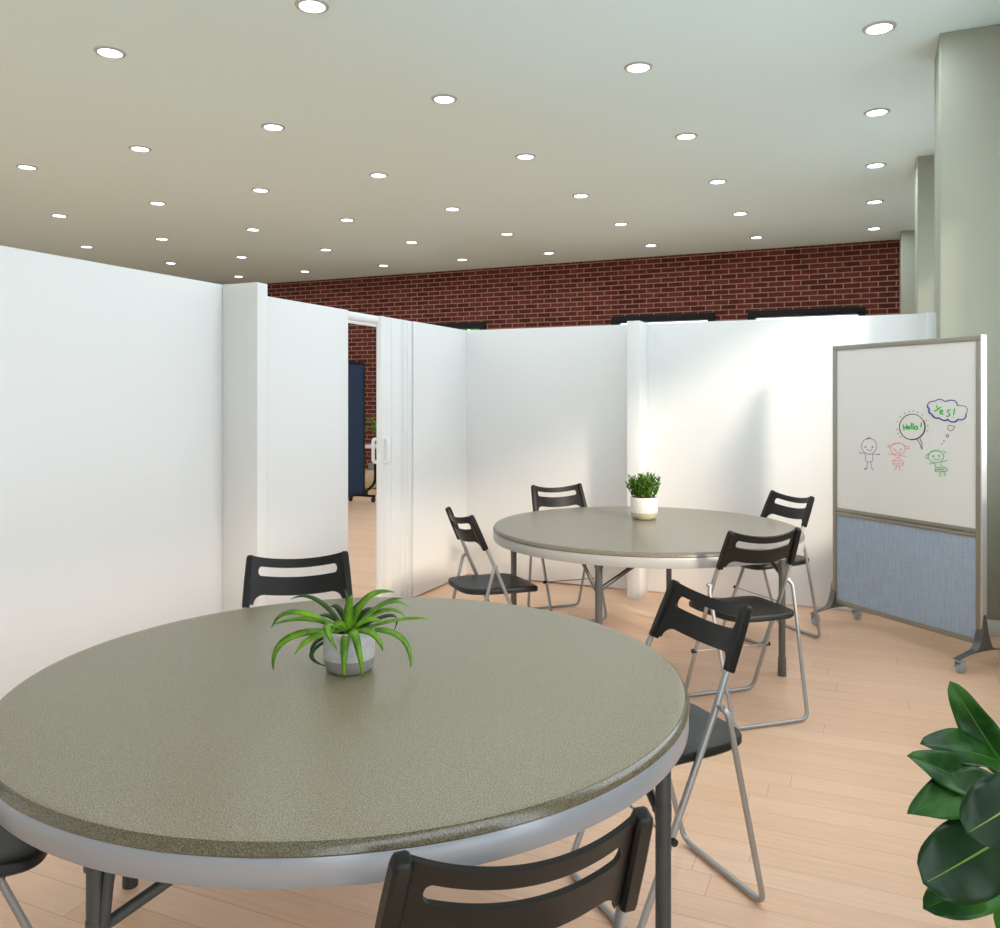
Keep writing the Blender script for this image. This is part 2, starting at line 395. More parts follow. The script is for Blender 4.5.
# ================================================================ round folding tables
def make_table(name, label, cx, cy, legm, apm, rz, rl, ss, sw, dz, off=(0,0), R=.85, top='laminate', edge='edge'):
    t = thing(name, label, 'table', W(cx,cy,dz), rz, 'round folding tables')
    bm = B(); lathe(bm, [(0,.7235), (R-.02,.7235), (R-.02,.7440), (R-.0112,.7440), (R-.0112,.7452), (R-.0130,.7455), (R-.03,.7455), (0,.7455)], 160)
    obj('tabletop', bm, top, t)
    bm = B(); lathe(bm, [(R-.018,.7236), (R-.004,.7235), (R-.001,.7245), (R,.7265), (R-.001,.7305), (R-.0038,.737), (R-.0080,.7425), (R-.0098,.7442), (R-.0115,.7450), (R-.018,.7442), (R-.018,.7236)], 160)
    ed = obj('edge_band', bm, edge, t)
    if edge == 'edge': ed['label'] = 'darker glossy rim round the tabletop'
    bm = B(); lathe(bm, [(R-.03,.7225), (R-.0035,.7225), (R-.002,.720), (R-.002,.676), (R-.004,.673), (R-.028,.673), (R-.03,.676), (R-.03,.7225)], 160)
    obj('apron', bm, apm, t)
    for k in range(4):
        a = k*pi/2; rr = rl
        u = Vector((cos(a), sin(a), 0)); w = Vector((-sin(a), cos(a), 0)); p = u*rr + Vector((off[0],off[1],0))
        bm = B(); tube(bm, [p+Vector((0,0,.06)), p+Vector((0,0,.722))], .0175, 16)
        lg = obj('leg', bm, legm, t)
        z0 = Vector((0,0,-dz)); bm = B(); tube(bm, [p+z0, p+z0+Vector((0,0,.006)), p+Vector((0,0,.10))], [.0215,.0225,.0205], 16); obj('foot', bm, legm, lg)
        bm = B(); tube(bm, [p+Vector((0,0,.525)), p+Vector((0,0,.56))],   .0186, 16)
        tube(bm, [p+Vector((0,0,.535)), p-u*.022+Vector((0,0,.548))], .007, 8); obj('collar', bm, legm, lg)
        bm = B(); tube(bm, [p-u*.01+Vector((0,0,.54)), p-u*.11+w*.12+Vector((0,0,.632)), p-u*.20+w*.24+Vector((0,0,.722))], .0105, 10)
        obj('brace', bm, legm, lg)
        for s in (ss,):
            bm = B(); tube(bm, [p+w*s*.015+Vector((0,0,.54)), p+w*s*sw*.55+Vector((0,0,.63)), p+w*s*sw+Vector((0,0,.722))], .009, 10); obj('strut', bm, legm, lg)
        bm = B(); box(bm, (-.035,-.05,.714), (.035,.05,.7232), .003)
        for v in bm.verts: v.co = p + u*v.co.x + w*v.co.y + Vector((0,0,v.co.z))
        tube(bm, [p+Vector((0,0,.648)), p+Vector((0,0,.672))], .0215, 14); tube(bm, [p+Vector((0,0,.655)), p-u*.03+w*.04+Vector((0,0,.70))], .008, 8)
        obj('mounting_plate', bm, legm, lg)
    return t
T1 = (-.371,2.173); T2 = (.810,4.705)
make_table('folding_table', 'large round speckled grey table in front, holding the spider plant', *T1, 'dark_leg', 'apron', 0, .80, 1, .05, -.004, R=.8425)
make_table('folding_table', 'farther round grey table by the back partition, holding the bushy plant', *T2, 'grey_leg', 'apron_pale', 0, .765, -1, .11, -.003, (-.026,-.011), top='laminate_grey', edge='laminate_grey')

# ================================================================ folding chairs
ZT, ZB, RB = .867, .703, .0720               # backrest top, bottom, recline
def tube_y(z): return (ZT-z)*RB/(ZT-ZB)
def make_chair(label):
    t = thing('folding_chair', label, 'chair')
    ex = Vector((1,0,0)); es = Vector((0,-RB,ZT-ZB)); L = es.length; es.normalize(); en = ex.cross(es)*-1  # en points to the sitter (+y, up)
    if en.y < 0: en = -en
    O = Vector((0,RB,ZB))
    hwT, hwB = .1765, .1895
    def P(x, s, d=0.0):                      # x in -1..1 of the half width at s, s along the recline, d towards the sitter
        hw = hwB+(hwT-hwB)*max(0,min(1,s/L)); q = 1-x*x
        if q < 0: q = 0
        return O + ex*(x*hw) + es*(s - .009*q) + en*(d - .045*q)
    # sheet: columns with one or two intervals
    xp, xs_, hs = .85, .80, .0180
    top = lambda x: L - .002 + .003*max(0, (abs(x)-.6)/.4)**2 - (0 if abs(x) < .95 else .012*((abs(x)-.95)/.05)**2)
    sb = .040                                # lower edge of the lower bar
    s_mid = L-.053
    def bot(x):
        a = abs(x)
        if a > xp: return 0.0
        f0 = xp-.20
        if a < f0: return sb
        k = (a-f0)/(xp-f0); return sb*(math.sqrt(max(0, 1-k*k)))
    def slot(x):
        a = abs(x)
        if a >= xs_: return 0.0
        e = xs_-.06
        if a < e: return hs
        return hs*math.sqrt(max(0, 1-((a-e)/.06)**2))
    xsn = sorted(set([round(v, 4) for v in [-1+2*i/56 for i in range(57)] + [s*q for s in (-1,1) for q in (.65,.68,.71,.74,.755,.77,.78,.788,.794,.798,.80,.82,.835,.845,.849,.85,.93,.95,.97)]]))
    bm = B(); cache = {}
    def V(x, s, d):
        k = (round(x,4), round(s,5), d)
        if k not in cache: cache[k] = bm.verts.new(P(x, s, d))
        return cache[k]
    th = .0045
    def quadstrip(x0, x1, a0, b0, a1, b1, n=3):
        for d in (-th, th):
            for i in range(n):
                f0, f1 = i/n, (i+1)/n
                vs = [V(x0,a0+(b0-a0)*f0,d), V(x1,a1+(b1-a1)*f0,d), V(x1,a1+(b1-a1)*f1,d), V(x0,a0+(b0-a0)*f1,d)]
                u = [];
                for v in vs:
                    if v not in u: u.append(v)
                if len(u) >= 3:
                    try: bm.faces.new(u if d > 0 else u[::-1])
                    except ValueError: pass
    for x0, x1 in zip(xsn, xsn[1:]):
        h0, h1 = slot(x0), slot(x1)
        if h0 == 0 and h1 == 0:
            m0, m1 = s_mid, s_mid
            quadstrip(x0, x1, bot(x0), m0, bot(x1), m1); quadstrip(x0, x1, m0, top(x0), m1, top(x1))
        else:
            quadstrip(x0, x1, bot(x0), s_mid-h0, bot(x1), s_mid-h1); quadstrip(x0, x1, s_mid+h0, top(x0), s_mid+h1, top(x1))
    # walls round the rim
    inv = {v: k for k, v in cache.items()}
    for e in [e for e in bm.edges if len(e.link_faces) == 1 and inv[e.verts[0]][2] < 0 and inv[e.verts[1]][2] < 0]:
        a, b2 = e.verts; ka, kb = inv[a], inv[b2]
        try: bm.faces.new((a, b2, cache[(kb[0],kb[1],th)], cache[(ka[0],ka[1],th)]))
        except (ValueError, KeyError): pass
    # the two side posts
    for sx in (-1, 1):
        rings = []
        for s, k in ((-.012,.72), (-.010,.95), (-.004,1), (L*.5,1.04), (L-.014,1.0), (L-.003,.90), (L+.001,.70), (L+.002,.4)):
            c = P(sx*.985, min(s, L+.002), -.006)+es*(s-min(s, L+.002)); a0, b0, ch = .0135*k, .0150*k, .005*k
            r8 = [(-a0+ch,-b0), (a0-ch,-b0), (a0,-b0+ch), (a0,b0-ch), (a0-ch,b0), (-a0+ch,b0), (-a0,b0-ch), (-a0,-b0+ch)]
            rings.append([c+ex*x+en*y for x, y in r8])
        loft(bm, rings)
    obj('backrest', bm, 'black', t)
    # seat
    bm = B(); rings = []; NS = 72
    def outline(k, inset):
        a = 2*pi*k/NS; e = .42
        cx, sy = cos(a), sin(a)
        x = math.copysign(abs(cx)**e, cx); y = math.copysign(abs(sy)**e, sy)
        hw = (.188+.010*y) - inset
        return x*hw, .182+y*(.212-inset)
    def dish(x, y): 
        r2 = (x/.18)**2*.5+((y-.182)/.2)**2*.5
        return -.010*max(0, 1-r2) - .012*max(0, (y-.27)/.12)**2 + .004*((.182-y)/.2)
    zt = .488
    for inset, dz in ((.02,-.030), (.006,-.028), (0,-.022), (0,-.006), (.003,-.001), (.010,.0015), (.05,0), (.10,0), (.14,0)):
        ring = []
        for k in range(NS):
            x, y = outline(k, inset); ring.append(Vector((x, y, zt+dz+dish(x, y))))
        rings.append(ring)
    loft(bm, rings); obj('seat', bm, 'seat', t)
    # front frame: the back tubes run straight down and forward, joined by a bar on the floor
    xw = .2035
    def fp(sx, z): 
        k = (ZT-z)/ZT; x = hwT+(xw-hwT)*min(1, k*2.2)-.012*max(0,(.40-z)/.40); return Vector((sx*x, tube_y(z), z))
    bm = B(); r = .0098
    path = [fp(-1,.69), fp(-1,.60), fp(-1,.012), fp(1,.012), fp(1,.60), fp(1,.69)]
    tube(bm, round_path(path, .045), r, 12); obj('front_frame', bm, 'tube', t)
    bm = B(); tube(bm, [fp(-1,.262), fp(1,.262)], .0035, 8); obj('crossbar', bm, 'tube', t)
    # rear frame: hooks on to the front tubes above the seat, runs back to the floor
    bm = B(); xr = .2205
    side = lambda s: [Vector((s*.198,tube_y(.608)+.004,.608)), Vector((s*xr,.100,.590)), Vector((s*xr,.088,.545)), Vector((s*(xr-.030),-.052,.012))]
    path = side(-1)+side(1)[::-1]
    tube(bm, round_path(path, .04), .0088, 12); obj('rear_frame', bm, 'tube', t)
    for s in (-1, 1):
        bm = B(); tube(bm, [(s*.19,tube_y(.606),.606), (s*.222,tube_y(.606),.606)], .008, 10); obj('pivot_bolt', bm, 'tube', t)
        bm = B(); p = fp(s,.262); tube(bm, [p-Vector((s*.010,0,0)), p+Vector((s*.013,0,0))], .0105, 10); obj('clip', bm, 'rubber', t)
    return t
chairs = [  # x, y ahead of the eye, facing angle (deg), label
 (1.188,3.760,107.3,'black folding chair at the far table\'s near right side, back to the viewer'),
 (.037,1.134,109.7,'black folding chair nearest the viewer, its backrest cut off by the photo\'s edge'),
 (.630,2.540,203.1,'black folding chair right of the front table, seen side-on with its whole frame showing'),
 (1.813,5.208,201.9,'black folding chair between the far table and the whiteboard'),
 (.390,5.762,290.3,'black folding chair behind the far table, facing out from the back partition'),
 (-.210,4.380,22.9,'black folding chair at the left of the far table, near the sliding door'),
 (-.765,3.172,284.0,'black folding chair behind the front table, only its backrest showing above the tabletop'),
 (-1.40,1.785,24.0,'black folding chair at the left of the front table, only its seat corner showing'),
]
ch0 = None
for x, y, th, lab in chairs:
    rz = math.radians(th)+A-pi/2
    if ch0 is None:
        ch0 = make_chair(lab); ch0.location = W(x, y); ch0.rotation_euler.z = rz; ch0['group'] = 'black folding chairs round the tables'
    else: dup(ch0, W(x, y), rz, lab)

# ================================================================ mobile whiteboard
bl, brt = W(2.18,5.45), W(2.596,4.50)
bc = (bl+brt)/2; bd = (brt-bl); BW = bd.length; bd.normalize(); bn = Vector((0,0,1)).cross(bd)
rz = math.atan2(bd.y, bd.x)                  # local +x runs along the board, local -y faces the viewer
if bn.dot(-bc) < 0: bn = -bn
wb = thing('mobile_whiteboard', 'tall rolling whiteboard with childlike drawings over a grey-blue fabric panel', 'whiteboard', bc, rz)
hw = BW/2; zb0, zb1, zm = .128, 1.797, .728
bm = B(); fw = .030; fd = .018
box(bm, (-hw,-fd,zb1-fw), (hw,fd,zb1), .003); box(bm, (-hw,-fd,zb0), (hw,fd,zb0+fw), .003)
box(bm, (-hw,-fd,zb0+fw), (-hw+fw,fd,zb1-fw), .003); box(bm, (hw-fw,-fd,zb0+fw), (hw,fd,zb1-fw), .003)
box(bm, (-hw+fw,-fd,zm+.002), (hw-fw,fd,zm+.024), .002); box(bm, (-hw+fw,-fd,zm-.024), (hw-fw,fd,zm-.002), .002)
obj('frame', bm, 'board_frame', wb)
obj('writing_panel', box(B(), (-hw+fw,-.010,zm+.024), (hw-fw,.010,zb1-fw)), 'whiteboard', wb)
obj('fabric_panel', box(B(), (-hw+fw,-.012,zb0+fw), (hw-fw,.012,zm-.024)), 'fabric', wb)
for s in (-1, 1):
    x = s*(hw-.004)
    bm = B(); box(bm, (x-.010,-.016,.10), (x+.010,.026,zb1+.002), .003); po = obj('post', bm, 'post_metal', wb)
    # foot: flared gusset blending into a long bowed bar
    prof = []
    for i in range(25):
        f = -1+2*i/24; y = f*.20
        h = .078+.045*(1-abs(f))+ (.17*max(0, 1-abs(f)/.34)**2)
        prof.append((y, h))
    bm = B(); ww = .026
    rings = []
    for y, h in prof:
        lo = .075-.0*(1) + .030*(1-(y/.20)**2)
        wd = ww*(.75+.25*(1-abs(y)/.2))
        rings.append([Vector((x-wd,y,lo)), Vector((x+wd,y,lo)), Vector((x+wd*.9,y,h)), Vector((x-wd*.9,y,h))])
    loft(bm, rings); ft = obj('foot', bm, 'foot_metal', wb)
    for q in (-1, 1):
        yy = q*.178
        bm = B(); tube(bm, [(x,yy,.08), (x,yy,.062)], .012, 12)
        box(bm, (x-.020,yy-.012,.028), (x-.015,yy+.026,.066), .002); box(bm, (x+.015,yy-.012,.028), (x+.020,yy+.026,.066), .002); box(bm, (x-.02,yy-.012,.058), (x+.02,yy+.026,.068), .002)
        cs = obj('caster', bm, 'caster', ft)
        bm = B(); tube(bm, [(x-.013,yy+.014,.028), (x-.010,yy+.014,.028), (x+.010,yy+.014,.028), (x+.013,yy+.014,.028)], [.023,.028,.028,.023], 20)
        w_ = obj('caster', bm, 'caster', ft)
# marker drawings: strokes lying on the board's face
face = bc + bn*.010
inv = Matrix.Rotation(-rz, 4, 'Z')
fs = -1 if (inv @ bn).y < 0 else 1
eye = Vector((0,0,EYE))
def on_board(px, py):
    p = at_depth(px, py, 1.0)
    dv = p-eye; k = (face-eye).dot(bn)/dv.dot(bn)
    q = inv @ (eye+dv*k-bc)
    return Vector((q.x, fs*.0102, q.z))
Z1 = lambda x, y: on_board(850+x*80/928, 400+y*80/928)          # reading frames of the three detail views
Z2 = lambda x, y: on_board(900+x*.08, 380+y*.08)
Z3 = lambda x, y: on_board(840+x*.15, 380+y*.15)
def strokes(name, lst, m, z, w=.0024, label=None):
    bm = B()
    for s in lst:
        ww = w
        if isinstance(s, tuple) and isinstance(s[0], list): s, ww = s
        pts = [z(*p) for p in s]
        if len(pts) < 2: pts = [pts[0], pts[0]+Vector((.004,0,0))]
        if len(pts) > 2: pts = round_path(pts, .02, 3)
        tube(bm, pts, ww, 6)
    o = obj(name, bm, m, wb)
    if label: o['label'] = label
    return o
def ell(cx, cy, rx, ry, a0=0, a1=360, n=20):
    return [(cx+rx*cos(math.radians(a0+(a1-a0)*i/n)), cy+ry*sin(math.radians(a0+(a1-a0)*i/n))) for i in range(n+1)]
strokes('marker_drawing', [ell(222,535,88,92), ell(180,545,9,9,n=8), ell(262,545,9,9,n=8), [(195,570),(215,588),(240,588),(258,568)], [(190,462),(205,440),(228,432),(250,455)], [(205,455),(230,445)],
    [(178,618),(110,612)], [(130,622),(98,600)], [(260,628),(350,632)], [(320,640),(345,622)], [(180,622),(178,690),(192,718),(248,718),(268,690),(262,628)], [(205,625),(225,634),(245,625)],
    [(205,718),(198,790),(160,800)], [(240,718),(250,785),(272,815)], [(198,795),(170,808)]], 'ink_violet', Z1, .0019, 'violet marker stick boy with arms out')
strokes('marker_drawing', [ell(555,565,85,70), [(470,545),(500,515),(560,500),(620,510),(640,545)], [(475,520),(440,530),(438,558),(465,540)], [(640,530),(680,535),(690,570),(650,560)], ell(518,575,8,8,n=8), ell(590,572,8,8,n=8), [(525,600),(555,615),(585,600)],
    [(530,640),(450,625)], [(575,642),(650,655)], [(530,640),(540,680),(575,680),(580,640)], [(530,685),(490,720),(510,760),(560,765),(615,760),(625,725),(585,685)], [(540,765),(535,800),(510,805)], [(570,765),(578,810),(600,815)], [(500,730),(540,745),(580,730),(620,745)], [(490,700),(530,710),(590,705)]], 'ink_pink', Z1, .0020, 'pink marker stick girl in a skirt')
strokes('marker_drawing', [ell(640,510,52,42), [(588,505),(605,480),(640,470),(680,480),(695,510)], [(590,490),(570,505),(575,530),(590,515)], [(690,470),(708,490)], ell(622,508,5,5,n=8), ell(660,505,5,5,n=8), [(625,525),(645,535),(665,522)], [(625,555),(595,560)], [(680,545),(718,535)],
    [(628,552),(640,585),(680,578),(672,548)], [(640,585),(632,610),(670,612),(718,605),(712,585),(680,578)], [(650,595),(690,600)], [(665,612),(672,635),(662,642)], [(692,610),(705,632),(695,640)], [(640,600),(700,590)]], 'ink_pale_green', Z3, .0022, 'green marker stick girl tilted over')
strokes('marker_drawing', [(ell(722,312,148,148,95,260),.0028), (ell(722,312,148,148,-100,20),.0022), (ell(722,312,150,146,-30,95),.0040), [(775,455),(810,500),(828,565)], [(812,448),(840,510),(835,575)]]+
    [[(722+cos(math.radians(a))*175, 312+sin(math.radians(a))*175), (722+cos(math.radians(a))*190, 312+sin(math.radians(a))*190)] for a in (-160,-140,-120,-100,-85,-70,-50,-25,-5,15,140,155,170)], 'ink_black', Z1, .0020, 'round black speech bubble')
strokes('marker_lettering', [[(618,285),(628,350)], [(660,280),(655,345)], [(622,322),(658,312)],               # H
    [(672,325),(692,318),(690,305),(676,305),(670,325),(680,340),(698,335)],                                      # e
    [(712,265),(712,338)], [(734,270),(732,340)],                                                                 # l l
    ell(768,322,19,19), [(828,262),(824,318)], [(822,335),(823,338)]], 'ink_green', Z1, .0040, 'green marker word Hello!')
strokes('marker_drawing', [([(345,320),(350,295),(375,275),(400,265),(445,262),(470,242),(520,240),(550,262),(580,268)],.0030), ([(580,268),(620,250),(680,255),(710,280),(722,322)],.0034), ([(722,322),(770,318),(820,330),(845,360),(840,400),(825,420)],.0018), ([(825,420),(828,460),(800,490),(760,498),(730,490)],.0034),
    ([(730,490),(700,520),(650,525),(615,510),(600,490)],.0046), ([(600,490),(570,510),(530,500),(490,475)],.0044), ([(490,475),(450,478),(415,455),(395,425)],.0050), ([(395,425),(370,415),(360,390),(370,365),(350,345),(345,320)],.0048)], 'ink_blue', Z2, .003, 'dark blue thought cloud')
strokes('marker_drawing', [[(600,580),(615,562),(650,575),(680,575),(678,602),(660,625),(630,640),(598,618),(600,580)], ell(592,698,16,18,n=12), ell(550,765,6,6,n=6), ell(524,800,5,5,n=6)], 'ink_black', Z2, .0018, 'small bubbles trailing below the thought cloud')
strokes('marker_lettering', [[(455,318),(478,360)], [(515,335),(475,368),(430,390)],                              # y
    [(498,405),(535,400),(535,380),(512,378),(498,400),(510,425),(545,425)],                                       # e
    [(632,375),(605,372),(590,392),(610,410),(628,430),(610,455),(578,450)],                                       # s
    [(685,352),(672,440)], [(664,462),(665,466)]], 'ink_green', Z2, .0036, 'green marker word Yes!')

# ================================================================ potted plants
def strap_leaf(bm, p0, p1, p2, w, N=14, fold=.35, up=Vector((0,0,1))):
    prev = None
    for i in range(N+1):
        s = i/N; p = p0*(1-s)**2+p1*2*s*(1-s)+p2*s*s
        tg = ((p1-p0)*2*(1-s)+(p2-p1)*2*s).normalized()
        sd = tg.cross(up); sd = sd.normalized() if sd.length > 1e-3 else Vector((1,0,0))
        nm = sd.cross(tg).normalized()
        ww = w*(.55+.45*min(1,s*3))*max(0, 1-max(0,(s-.35)/.65)**1.8)**.8+.0006
        th = .0009
        cur = [bm.verts.new(p-sd*ww+nm*ww*fold), bm.verts.new(p-nm*th), bm.verts.new(p+sd*ww+nm*ww*fold), bm.verts.new(p+nm*th)]
        if prev:
            for k in range(4):
                f = bm.faces.new((prev[k], prev[(k+1) % 4], cur[(k+1) % 4], cur[k])); f.smooth = True
        else: bm.faces.new(cur)
        prev = cur
    bm.faces.new(prev[::-1])
right, ahead, up = WD(1,0), WD(0,1), Vector((0,0,1))
# spider plant on the front table
base = W(-.395,2.195,.742)
sp = thing('potted_spider_plant', 'spider plant with arching strap leaves in a grey two-tone pot on the front table', 'plant', base)
bm = B(); lathe(bm, [(0,0), (.052,0), (.060,.006), (.065,.022), (.067,.05), (.067,.106), (.0655,.110), (.062,.108), (.061,.095), (0,.094)], 48); obj('pot', bm, 'pot_grey', sp)
bm = B(); lathe(bm, [(0,.104), (.03,.101), (.0605,.096)], 32)
for v in bm.verts: v.co.z += .004*noise.noise(v.co*60)
obj('soil', bm, 'soil', sp)
S = .000631
lv = [  # tip, middle (detail view units), depth of the tip, width factor, dark?
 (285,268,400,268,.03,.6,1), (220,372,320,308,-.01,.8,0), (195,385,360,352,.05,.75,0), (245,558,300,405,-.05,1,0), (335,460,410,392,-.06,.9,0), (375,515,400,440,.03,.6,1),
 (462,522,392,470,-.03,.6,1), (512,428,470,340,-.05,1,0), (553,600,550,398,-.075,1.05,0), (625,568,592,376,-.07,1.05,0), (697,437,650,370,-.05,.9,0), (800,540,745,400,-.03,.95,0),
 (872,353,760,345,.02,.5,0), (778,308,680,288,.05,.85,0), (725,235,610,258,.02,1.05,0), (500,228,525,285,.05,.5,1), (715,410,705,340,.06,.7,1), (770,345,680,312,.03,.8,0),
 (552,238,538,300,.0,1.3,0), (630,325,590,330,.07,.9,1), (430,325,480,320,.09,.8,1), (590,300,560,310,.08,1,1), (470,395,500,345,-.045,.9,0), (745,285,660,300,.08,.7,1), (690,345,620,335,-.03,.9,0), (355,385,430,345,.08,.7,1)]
zb_ = .100; rnd_ = random.Random(5)
for tx, ty, mx_, my_, dp, wf, kd in lv:
    if 500 < tx < 720 and ty > 400 and dp < 0: dp *= 1.55
    p0 = up*zb_ + right*((mx_-540)*S*.10) + ahead*dp*.1
    p2 = up*.100 + right*((tx-540)*S) + up*((390-ty)*S) + ahead*dp
    pm = up*.100 + right*((mx_-540)*S) + up*((390-my_)*S) + ahead*dp*(.62 if dp > -.06 else .85)
    p2.z = max(p2.z, .014)
    p1 = pm*2-(p0+p2)*.5
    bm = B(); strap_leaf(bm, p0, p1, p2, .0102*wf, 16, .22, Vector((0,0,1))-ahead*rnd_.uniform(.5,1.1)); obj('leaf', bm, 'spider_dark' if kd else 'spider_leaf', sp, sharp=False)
# small bush on the far table
base = on_floor(645.5,520,.7428); base = base+ahead*.05
bp = thing('potted_bush', 'small bushy green plant in a cream pot on the far table', 'plant', base)
bm = B(); lathe(bm, [(0,0), (.058,0), (.068,.006), (.076,.022), (.080,.055), (.080,.126), (.078,.131), (.073,.129), (.072,.112), (0,.110)], 48); obj('pot', bm, 'pot_cream', bp)
bm = B(); lathe(bm, [(0,.122), (.04,.119), (.0715,.113)], 24); obj('soil', bm, 'soil', bp)
rnd = random.Random(3)
def small_leaf(bm, p, d, ln, w):
    sd = d.cross(Vector((rnd.uniform(-1,1), rnd.uniform(-1,1), .4))).normalized(); nm = sd.cross(d).normalized()
    a = bm.verts.new(p); b2 = bm.verts.new(p+d*ln*.45+sd*w+nm*w*.3); c = bm.verts.new(p+d*ln); e = bm.verts.new(p+d*ln*.45-sd*w+nm*w*.3); g = bm.verts.new(p+d*ln*.5-nm*w*.3)
    for q in ((a,b2,g), (b2,c,g), (c,e,g), (e,a,g)): bm.faces.new(q).smooth = True
for k in range(50):
    a = rnd.uniform(0,2*pi); rr = math.sqrt(rnd.random())
    lean = rr*.070; hgt = rnd.uniform(.11,.165)*(1-.22*rr)
    p0 = Vector((cos(a)*rr*.055, sin(a)*rr*.055, .116)); p2 = p0+Vector((cos(a)*lean*.62, sin(a)*lean*.62, hgt)); p1 = (p0+p2)/2+Vector((cos(a)*lean*.25, sin(a)*lean*.25, .0))
    bm = B(); path = [p0*(1-s)**2+p1*2*s*(1-s)+p2*s*s for s in (0,.25,.5,.75,1)]
    tube(bm, path, [.0022,.002,.0018,.0015,.001], 5)
    for j in range(15):
        s = .18+.82*j/14; p = p0*(1-s)**2+p1*2*s*(1-s)+p2*s*s
        aa = j*2.4+k; d = Vector((cos(aa)*.7, sin(aa)*.7, .75)).normalized()
        small_leaf(bm, p, d, rnd.uniform(.022,.032), rnd.uniform(.006,.009))
    obj('sprig', bm, 'bush_leaf', bp, sharp=False, recalc=False)

# broad-leaved floor plant at the lower right
def broad_leaf(root, base, tip, nrm, hw, m, curl=.12, droop=.06, blunt=(1.2,.6), wave=.010, stem_to=None, rib='midrib'):
    ax = tip-base; ln = ax.length; d = ax.normalized(); sd = d.cross(nrm).normalized(); nm = sd.cross(d).normalized()
    bm = B(); NL, NW = 22, 10; grid = []
    ctr = lambda s: base+ax*s + nm*(droop*4*s*(1-s))
    for i in range(NL+1):
        s = i/NL
        prof = (max(0, sin(pi*s**blunt[0]))**blunt[1] if 0 < s < 1 else 0)
        w = hw*prof+.0008
        row = []
        for j in range(NW+1):
            q = -1+2*j/NW
            p = ctr(s)+sd*(q*w)+nm*(curl*w*q*q+wave*abs(q)**1.5*sin(s*17+q*2)+.006*abs(sin(s*30))*(abs(q)*(1-abs(q)))*2)
            row.append(bm.verts.new(p))
        grid.append(row)
    for i in range(NL):
        for j in range(NW): bm.faces.new((grid[i][j], grid[i][j+1], grid[i+1][j+1], grid[i+1][j])).smooth = True
    lf = obj('leaf', bm, m, root, sharp=False)
    mo = lf.modifiers.new('thick', 'SOLIDIFY'); mo.thickness = .0012; mo.offset = 0
    bm = B(); tube(bm, [ctr(s)+nm*.0008 for s in [i/12*.96 for i in range(13)]], [.0042*(1-i/14) for i in range(13)], 6); obj('midrib', bm, rib, lf)
    if stem_to is not None:
        bm = B(); tube(bm, [base, (base+stem_to)/2+Vector((0,0,.02)), stem_to], [.004,.005,.006], 8); obj('petiole', bm, 'midrib', root)
DP = 1.95
def pp(px, py, dd=0.0): return at_depth(px, py, DP+dd)
pb = at_depth(1062, 930, 2.0); pb.z = 0
fp_ = thing('broad_leaved_plant', 'large potted plant with broad glossy dark green leaves at the lower right', 'plant', pb)
L_ = lambda p: p-pb
bm = B(); lathe(bm, [(0,0), (.10,0), (.108,.008), (.125,.15), (.128,.19), (.122,.195), (.117,.185), (.115,.165), (0,.16)], 48); obj('pot', bm, 'terracotta', fp_)
bm = B(); lathe(bm, [(0,.182), (.06,.178), (.116,.17)], 24); obj('soil', bm, 'soil', fp_)
bm = B(); tube(bm, [(0,0,.16), (.01,.0,.35), (0,.01,.55), (.005,.0,.66)], [.014,.012,.010,.007], 10); obj('stem', bm, 'wrap', fp_)
toward = -ahead
trunk = lambda z: Vector((0.004,.002,z))
leaves = [  # base px, tip px, depth base, depth tip, normal mix (right, up, toward viewer), half width, material, curl, droop, blunt
 ((1018,786),(950,681),.02,.06,(-.75,.35,.75),.040,'broad_bright',.25,.012,(1.05,.62), .55),
 ((1030,776),(920,744),.05,-.02,(-.1,.9,.62),.046,'broad_bright',.30,.020,(1.45,.62), .52),
 ((1022,812),(907,756),-.02,-.08,(-.25,.75,.75),.044,'broad_bright',.28,.014,(1.25,.62), .48),
 ((1020,786),(907,814),-.05,-.12,(-.2,.8,.65),.052,'broad_bright',.30,.022,(1.05,.75), .45),
 ((1044,786),(966,834),-.20,-.27,(-.3,.5,.85),.066,'broad_leaf',.08,.012,(1.25,.50), .42),
 ((1022,826),(923,884),-.12,-.20,(-.25,.45,.9),.076,'broad_leaf',.08,.014,(1.35,.46), .36),
 ((1030,868),(923,909),-.06,-.12,(-.1,.7,.75),.052,'broad_bright',.14,.012,(1.2,.6), .30),
 ((1060,905),(996,928),-.10,-.12,(-.1,.8,.6),.05,'broad_bright',.2,.01,(1.2,.6), .24),
 ((1085,790),(1160,720),.0,.05,(.3,.7,.6),.06,'broad_leaf',.2,.02,(1.2,.6), .55),
 ((1085,830),(1180,800),-.02,-.1,(.3,.7,.6),.07,'broad_bright',.2,.02,(1.2,.6), .46),
 ((1075,800),(1085,690),.15,.25,(.1,.6,-.5),.06,'broad_leaf',.2,.02,(1.2,.6), .56)]
for (b0, t0, db, dt, nn, hw_, m_, cu, dr, bl_, sz) in leaves:
    nrm = right*nn[0]+up*nn[1]+toward*nn[2]
    broad_leaf(fp_, L_(pp(*b0, db)), L_(pp(*t0, dt)), nrm, hw_, m_, cu, dr, bl_, .006, trunk(sz), 'midrib' if m_ == 'broad_leaf' else 'soft_rib')

